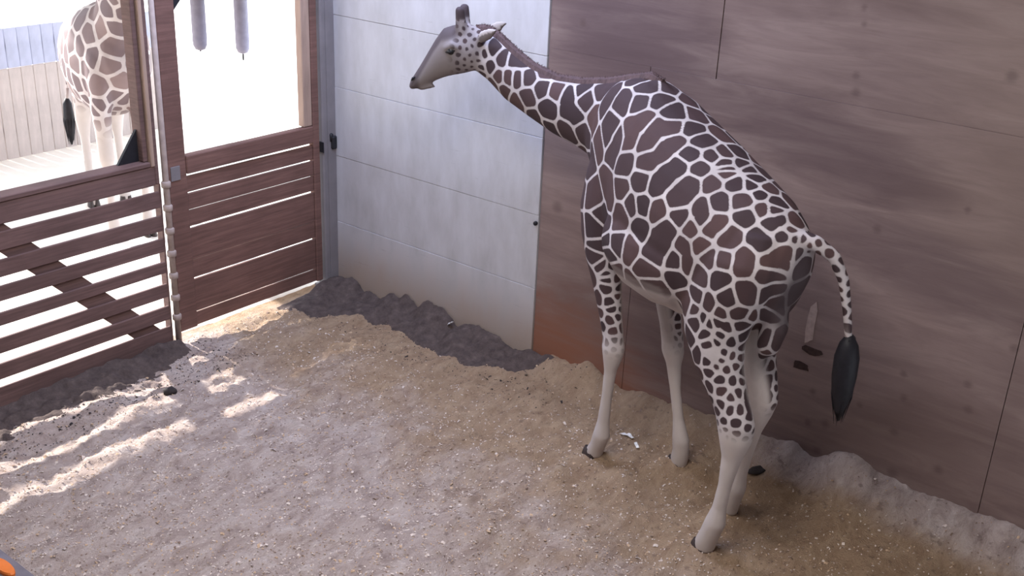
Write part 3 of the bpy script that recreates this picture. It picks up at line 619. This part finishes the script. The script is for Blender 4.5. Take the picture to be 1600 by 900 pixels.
def giraffe_yard():
    parts = []
    T = [(-1.42, 2.08, 1.85, .08), (-1.30, 2.18, 1.50, .30), (-1.0, 2.28, 1.28, .40), (-.6, 2.36, 1.22, .43), (-.2, 2.46, 1.26, .41), (.05, 2.50, 1.40, .34), (.25, 2.45, 1.62, .25), (.38, 2.30, 1.80, .17), (.43, 2.15, 1.95, .09)]
    parts.append(loft([((s, 0, a), (s, 0, b), (0, w_, 0)) for s, a, b, w_ in T], 24, True, 2.15))
    parts.append(loft([((.0, 0, 2.45), (.36, 0, 1.85), (0, .22, 0)), ((.12, 0, 2.65), (.47, 0, 2.2), (0, .18, 0)), ((.30, 0, 2.84), (.66, 0, 2.46), (0, .14, 0)), ((.60, 0, 3.08), (.88, 0, 2.78), (0, .12, 0)), ((.90, 0, 3.28), (1.12, 0, 3.02), (0, .10, 0)), ((1.02, 0, 3.34), (1.25, 0, 3.10), (0, .08, 0))], 20))
    hd = lambda x, y, z: (x+.32, y, z-.68)
    parts.append(loft([(hd(*t), hd(*b_), (0, w_, 0)) for t, b_, w_ in (((.68, 0, 3.98), (.80, 0, 3.75), .09), ((.85, 0, 4.05), (.88, 0, 3.75), .11), ((.98, 0, 4.0), (.95, 0, 3.72), .10), ((1.12, 0, 3.86), (1.06, 0, 3.66), .07), ((1.25, 0, 3.72), (1.2, 0, 3.6), .055), ((1.30, 0, 3.66), (1.27, 0, 3.6), .03))], 16))
    for sg in (-1, 1):
        parts.append(tube([hd(.84, sg*.05, 4.0), hd(.82, sg*.06, 4.12), hd(.815, sg*.065, 4.18)], [.04, .03, .026], 10))
        parts.append(loft([(hd(.78, sg*.08, 3.96), hd(.78, sg*.08, 3.9), (.02, 0, 0)), (hd(.76, sg*.16, 3.99), hd(.76, sg*.16, 3.9), (.018, 0, 0)), (hd(.75, sg*.23, 3.98), hd(.75, sg*.23, 3.96), (.012, 0, 0))], 10))
        parts.append(leg_tube([(.06, sg*.13, 2.2, .2, .12), (.10, sg*.18, 1.95, .22, .135), (.10, sg*.19, 1.65, .18, .12), (.05, sg*.19, 1.4, .13, .10), (.02, sg*.185, 1.1, .085, .08), (.03, sg*.18, .88, .078, .075), (.03, sg*.18, .75, .055, .055), (.02, sg*.18, .4, .05, .05), (.02, sg*.18, .2, .064, .06), (.05, sg*.18, .08, .06, .06), (.06, sg*.18, .02, .06, .06)]))
        parts.append(leg_tube([(-1.05, sg*.12, 2.05, .24, .13), (-1.03, sg*.17, 1.8, .28, .16), (-1.0, sg*.18, 1.5, .2, .13), (-1.12, sg*.18, 1.2, .13, .1), (-1.25, sg*.18, .98, .1, .075), (-1.24, sg*.18, .8, .07, .06), (-1.2, sg*.18, .4, .05, .05), (-1.18, sg*.18, .2, .065, .06), (-1.14, sg*.18, .02, .06, .06)]))
    parts.append(tube([(-1.36, 0, 2.05), (-1.46, -.04, 2.03), (-1.50, -.14, 1.85), (-1.50, -.24, 1.50), (-1.5, -.29, 1.14)], [.06, .05, .036, .028, .022], 10))
    body = remesh('body', parts, .02, 5)
    def spacing(co):
        z = co[:, 2]; sp = np.full(len(co), .19); sp = np.where(co[:, 0] > .5, .15, sp); sp = np.where(z < 1.5, .12, sp); sp = np.where(co[:, 0] > 1.0, .06, sp); return sp
    def fields(co, no):
        z = co[:, 2]
        return dict(line=np.full(len(co), .019), bare=sstep(z, 1.40, 1.05), dark=np.where(co[:, 0] > 1.35, .5, 0))
    coat_attributes(body, [], spacing, fields, np.random.default_rng(11))
    root = empty('giraffe', (-2.55, -.58, -.03), math.radians(-22))
    tag(root, 'second giraffe standing in bright light in the yard behind the slatted fence', 'giraffe')
    new_obj('body', body, COAT_OVEREXPOSED, root)
    secs = [((.02, 0, 2.56), (.06, 0, 2.48), (0, .02, 0)), ((.10, 0, 2.73), (.16, 0, 2.68), (0, .022, 0)), ((.28, 0, 2.88), (.34, 0, 2.80), (0, .022, 0)), ((.58, 0, 3.12), (.63, 0, 3.05), (0, .022, 0)), ((.88, 0, 3.32), (.93, 0, 3.25), (0, .02, 0)), ((1.0, 0, 3.37), (1.04, 0, 3.32), (0, .01, 0))]
    new_obj('mane', mesh_from('mane', *loft(secs, 10), True), MANE, root)
    random.seed(4); pr = [loft([((-1.5+r, -.29, z), (-1.5-r, -.29, z), (0, r, 0)) for z, r in ((1.18, .02), (1.12, .05), (.96, .06), (.78, .045), (.64, .008))], 12)]
    for q in range(40):
        a = random.uniform(0, 6.28); b = np.array((math.cos(a), math.sin(a), 0)); p0 = np.array((-1.5, -.29, 1.12))+b*.03
        pr.append(tube([p0, p0+b*.03-np.array((0, 0, .2)), p0-np.array((0, 0, random.uniform(.35, .5)))], [.006, .006, .001], 4))
    new_obj('tail_tuft', mesh_from('tail_tuft', *merge(pr), True), TUFT, root)
    for s_, l_ in ((.07, .18), (.07, -.18), (-1.13, .18), (-1.13, -.18)):
        new_obj('hoof', hoof_mesh((s_, l_, .0)), HOOF, root)
    for sg in (-1, 1):
        bm = bmesh.new(); bmesh.ops.create_uvsphere(bm, u_segments=12, v_segments=8, radius=.028); me = bpy.data.meshes.new('eye'); bm.to_mesh(me); bm.free(); smooth(me)
        new_obj('eye', me, EYE, root).location = (1.29, sg*.088, 3.20)
    return root
giraffe_yard()

# ---------------------------------------------------------------- yard: plank fence, hanging rollers
pf = empty('plank_fence', (-6.0, .5, 0)); tag(pf, 'low weathered plank fence with a blue-grey top across the yard', 'fence')
random.seed(2)
lo = box_mesh('plank', 0, .03, 0, .158, -.05, 1.12, .004); hi = box_mesh('top_plank', .002, .032, 0, .158, 1.125, 1.62, .004)
for k in range(26):
    y = -2.4+k*.165
    o = new_obj('plank', lo, MAT['plank'], pf); o.location = (random.uniform(-.006, .006), y, 0)
    o = new_obj('top_plank', hi, MAT['blueplank'], pf); o.location = (random.uniform(-.006, .006), y, 0)
for z in (.3, 1.35): box('back_rail', -.06, -.012, -2.4, 1.88, z, z+.1, MAT['plank'], pf, .005)
for (y, zb, lab) in ((-.82, 2.255, 'grey hanging roller in the gate window, nearer the hinge side'), (-.35, 2.165, 'grey hanging roller with a short cord end, nearer the corner post')):
    ro = empty('hanging_roller', (-.8, y, 0)); tag(ro, lab, 'roller', 'rollers hanging outside the gate window')
    new_obj('roller_body', fix_normals(mesh_from('roller_body', *tube([(0, 0, zb), (0, 0, zb+.012), (0, 0, zb+.05), (0, 0, zb+.09), (0, 0, 3.2), (0, 0, 3.25), (0, 0, 3.27)], [.012, .045, .062, .064, .062, .05, .01], 20), True)), MAT['roller'], ro)
    new_obj('cord', fix_normals(mesh_from('cord', *tube([(0, 0, zb-(.06 if y > -.5 else .01)), (0, 0, zb+.03)], [.008, .008], 8), True)), MAT['black'], ro)
    new_obj('hanger', fix_normals(mesh_from('hanger', *tube([(0, 0, 3.25), (0, 0, 3.61)], [.012, .012], 8), True)), MAT['steel'], ro)

# ---------------------------------------------------------------- dirt piles
def pile(name, x0, x1, y0, y1, fn, label, step=.018):
    nx, ny = int((x1-x0)/step)+1, int((y1-y0)/step)+1
    idx = {}; vs = []; fs = []
    H_ = [[fn(x0+i*step, y0+j*step) for i in range(nx)] for j in range(ny)]
    def vid(i, j):
        if (i, j) not in idx:
            x, y = x0+i*step, y0+j*step; idx[i, j] = len(vs); vs.append((x, y, floor_h(x, y)+H_[j][i]))
        return idx[i, j]
    for j in range(ny-1):
        for i in range(nx-1):
            if max(H_[j][i], H_[j][i+1], H_[j+1][i], H_[j+1][i+1]) > -.004: fs.append([vid(i, j), vid(i+1, j), vid(i+1, j+1), vid(i, j+1)])
    o = new_obj(name, mesh_from(name, vs, fs, True), MAT['dirt']); tag(o, label, 'dirt', kind='stuff'); return o
def door_pile(x, y):
    wd = np.interp(x, [0, .15, .4, .75, 1.0, 1.4, 1.8, 2.2, 2.5, 2.75], [.80, .82, .72, .42, .34, .42, .50, .44, .30, .0])
    ht = np.interp(x, [0, .3, .7, 1.0, 1.3, 1.55, 1.62, 1.75, 2.0, 2.3, 2.75], [.11, .10, .09, .12, .17, .15, .05, .13, .14, .09, .0])
    t = -y/max(wd, .02)+.18*mnoise.noise(Vector((x*5, y*5, 2)))
    lump = .75+.5*abs(mnoise.noise(Vector((x*4.5, y*4.5, 4.2))))
    return ht*(1-t)*lump*(1.25 if t < 1 else 1)-.004+.007*mnoise.noise(Vector((x*22, y*22, 1)))*(1 if t < 1 else 0)
pile('dirt_pile', .066, 2.8, -1.05, -.016, door_pile, 'lumpy pile of dark damp bedding heaped along the white door')
def fence_pile(x, y):
    wd = np.interp(y, [-4.4, -3.6, -3.0, -2.6, -2.2, -1.85, -1.6], [.55, .46, .40, .46, .42, .30, .02])
    t = (x+.02)/max(wd, .02)+.30*mnoise.noise(Vector((x*4.5, y*4.5, 6)))+.2*mnoise.noise(Vector((x*12, y*12, 3)))
    lump = .6+.8*abs(mnoise.noise(Vector((x*6.5, y*6.5, 8.2))))
    return .085*(1-t)*lump-.004+.010*mnoise.noise(Vector((x*22, y*22, 1)))*(1 if t < 1 else 0)
pile('dirt_pile', .026, .75, -4.36, -1.88, fence_pile, 'dark dirt scattered along the foot of the slatted fence')

# ---------------------------------------------------------------- small things on the floor
def blob(name, loc, size, seed, mat, label, cat, group=None):
    bm = bmesh.new(); bmesh.ops.create_icosphere(bm, subdivisions=2, radius=1)
    for v in bm.verts:
        k = 1+.35*mnoise.noise(v.co*1.6+Vector((seed*3.1, 0, 0))); v.co = Vector((v.co.x*size[0]*k, v.co.y*size[1]*k, max(-.4, v.co.z)*size[2]*k))
    me = bpy.data.meshes.new(name); bm.to_mesh(me); bm.free(); smooth(me)
    o = new_obj(name, me, mat); o.location = (loc[0], loc[1], floor_h(loc[0], loc[1])+size[2]*.3); o.rotation_euler = (0, 0, seed)
    return tag(o, label, cat, group)
blob('dung_clump', (.753, -2.47), (.06, .035, .035), 1, MAT['clump'], 'small black clump on the sunlit sawdust before the slatted fence', 'clump')
blob('dung_clump', (4.77, -0.32), (.095, .045, .016), 1.2, MAT['clump'], 'dark clump half buried behind the hind hooves at the plywood wall', 'clump')  # dark lump fills in the shadow gap between hind leg and bedding bank
def shavings(n=30000):
    rng = np.random.default_rng(7); v = []; f = []; mi = []
    for i in range(n):
        while True:
            x, y = rng.uniform(.05, 7.8), rng.uniform(-4.36, -.03)
            if rng.random() < .35+.65*min(1, -y/2): break
        big = rng.random() < .04; L_ = rng.uniform(.004, .008) if not big else rng.uniform(.009, .016); W_ = L_*rng.uniform(.3, .7); a = rng.uniform(0, 6.28)
        t1, t2 = rng.uniform(-.5, .5, 2); ca, sa = math.cos(a), math.sin(a); z = floor_h(x, y)+.002
        o = len(v)
        for u, w_, c_ in ((-1, -1, 0), (-1, 1, 0), (0, -1, .35), (0, 1, .35), (1, -1, 0), (1, 1, 0)):
            v.append((x+ca*u*L_-sa*w_*W_, y+sa*u*L_+ca*w_*W_, z+u*L_*t1+w_*W_*t2+c_*L_))
        f += [[o, o+2, o+3, o+1], [o+2, o+4, o+5, o+3]]
        nearfence = x < .75 and y < -1.6; nearpile = y > -.75 and x < 3.15
        pd = .6 if nearfence else .45 if nearpile else 0.0
        r = rng.random(); m = 3 if r < pd else (2 if r < pd+.14 else 1 if r < pd+.5 else 0)
        mi += [m, m]
    me = mesh_from('wood_shavings', v, f)
    o = new_obj('wood_shavings', me, None, fl)
    for k in ('shave_pale', 'shave_tan', 'shave_brown', 'clump'): me.materials.append(MAT[k])
    me.polygons.foreach_set('material_index', mi)
    return tag(o, 'loose wood shavings and crumbs scattered over the sawdust bedding', kind='stuff')
MAT['shave_pale'] = plain('pale_shaving', srgb(206, 190, 178), .9, .1, 20); MAT['shave_brown'] = plain('brown_shaving', srgb(128, 106, 92), .9, .2, 20); MAT['shave_tan'] = plain('tan_shaving', srgb(186, 158, 130), .9, .15, 20)
shavings()
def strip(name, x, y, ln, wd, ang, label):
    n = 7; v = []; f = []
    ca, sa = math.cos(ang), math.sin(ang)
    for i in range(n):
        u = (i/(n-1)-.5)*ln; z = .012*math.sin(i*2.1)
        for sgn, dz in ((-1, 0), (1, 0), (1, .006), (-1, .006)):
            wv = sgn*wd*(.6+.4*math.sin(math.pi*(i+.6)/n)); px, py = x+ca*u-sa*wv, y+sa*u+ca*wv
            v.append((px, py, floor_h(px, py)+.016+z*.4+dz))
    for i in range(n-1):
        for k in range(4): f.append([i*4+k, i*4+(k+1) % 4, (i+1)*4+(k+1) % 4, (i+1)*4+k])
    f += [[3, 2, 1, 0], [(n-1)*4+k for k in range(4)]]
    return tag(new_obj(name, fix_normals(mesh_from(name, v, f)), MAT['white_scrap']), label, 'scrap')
strip('paper_strip', 3.77, -.53, .17, .017, -.45, 'longer white strip on the sawdust between the front legs')  # solid white strips standing in for a streak of sunlight
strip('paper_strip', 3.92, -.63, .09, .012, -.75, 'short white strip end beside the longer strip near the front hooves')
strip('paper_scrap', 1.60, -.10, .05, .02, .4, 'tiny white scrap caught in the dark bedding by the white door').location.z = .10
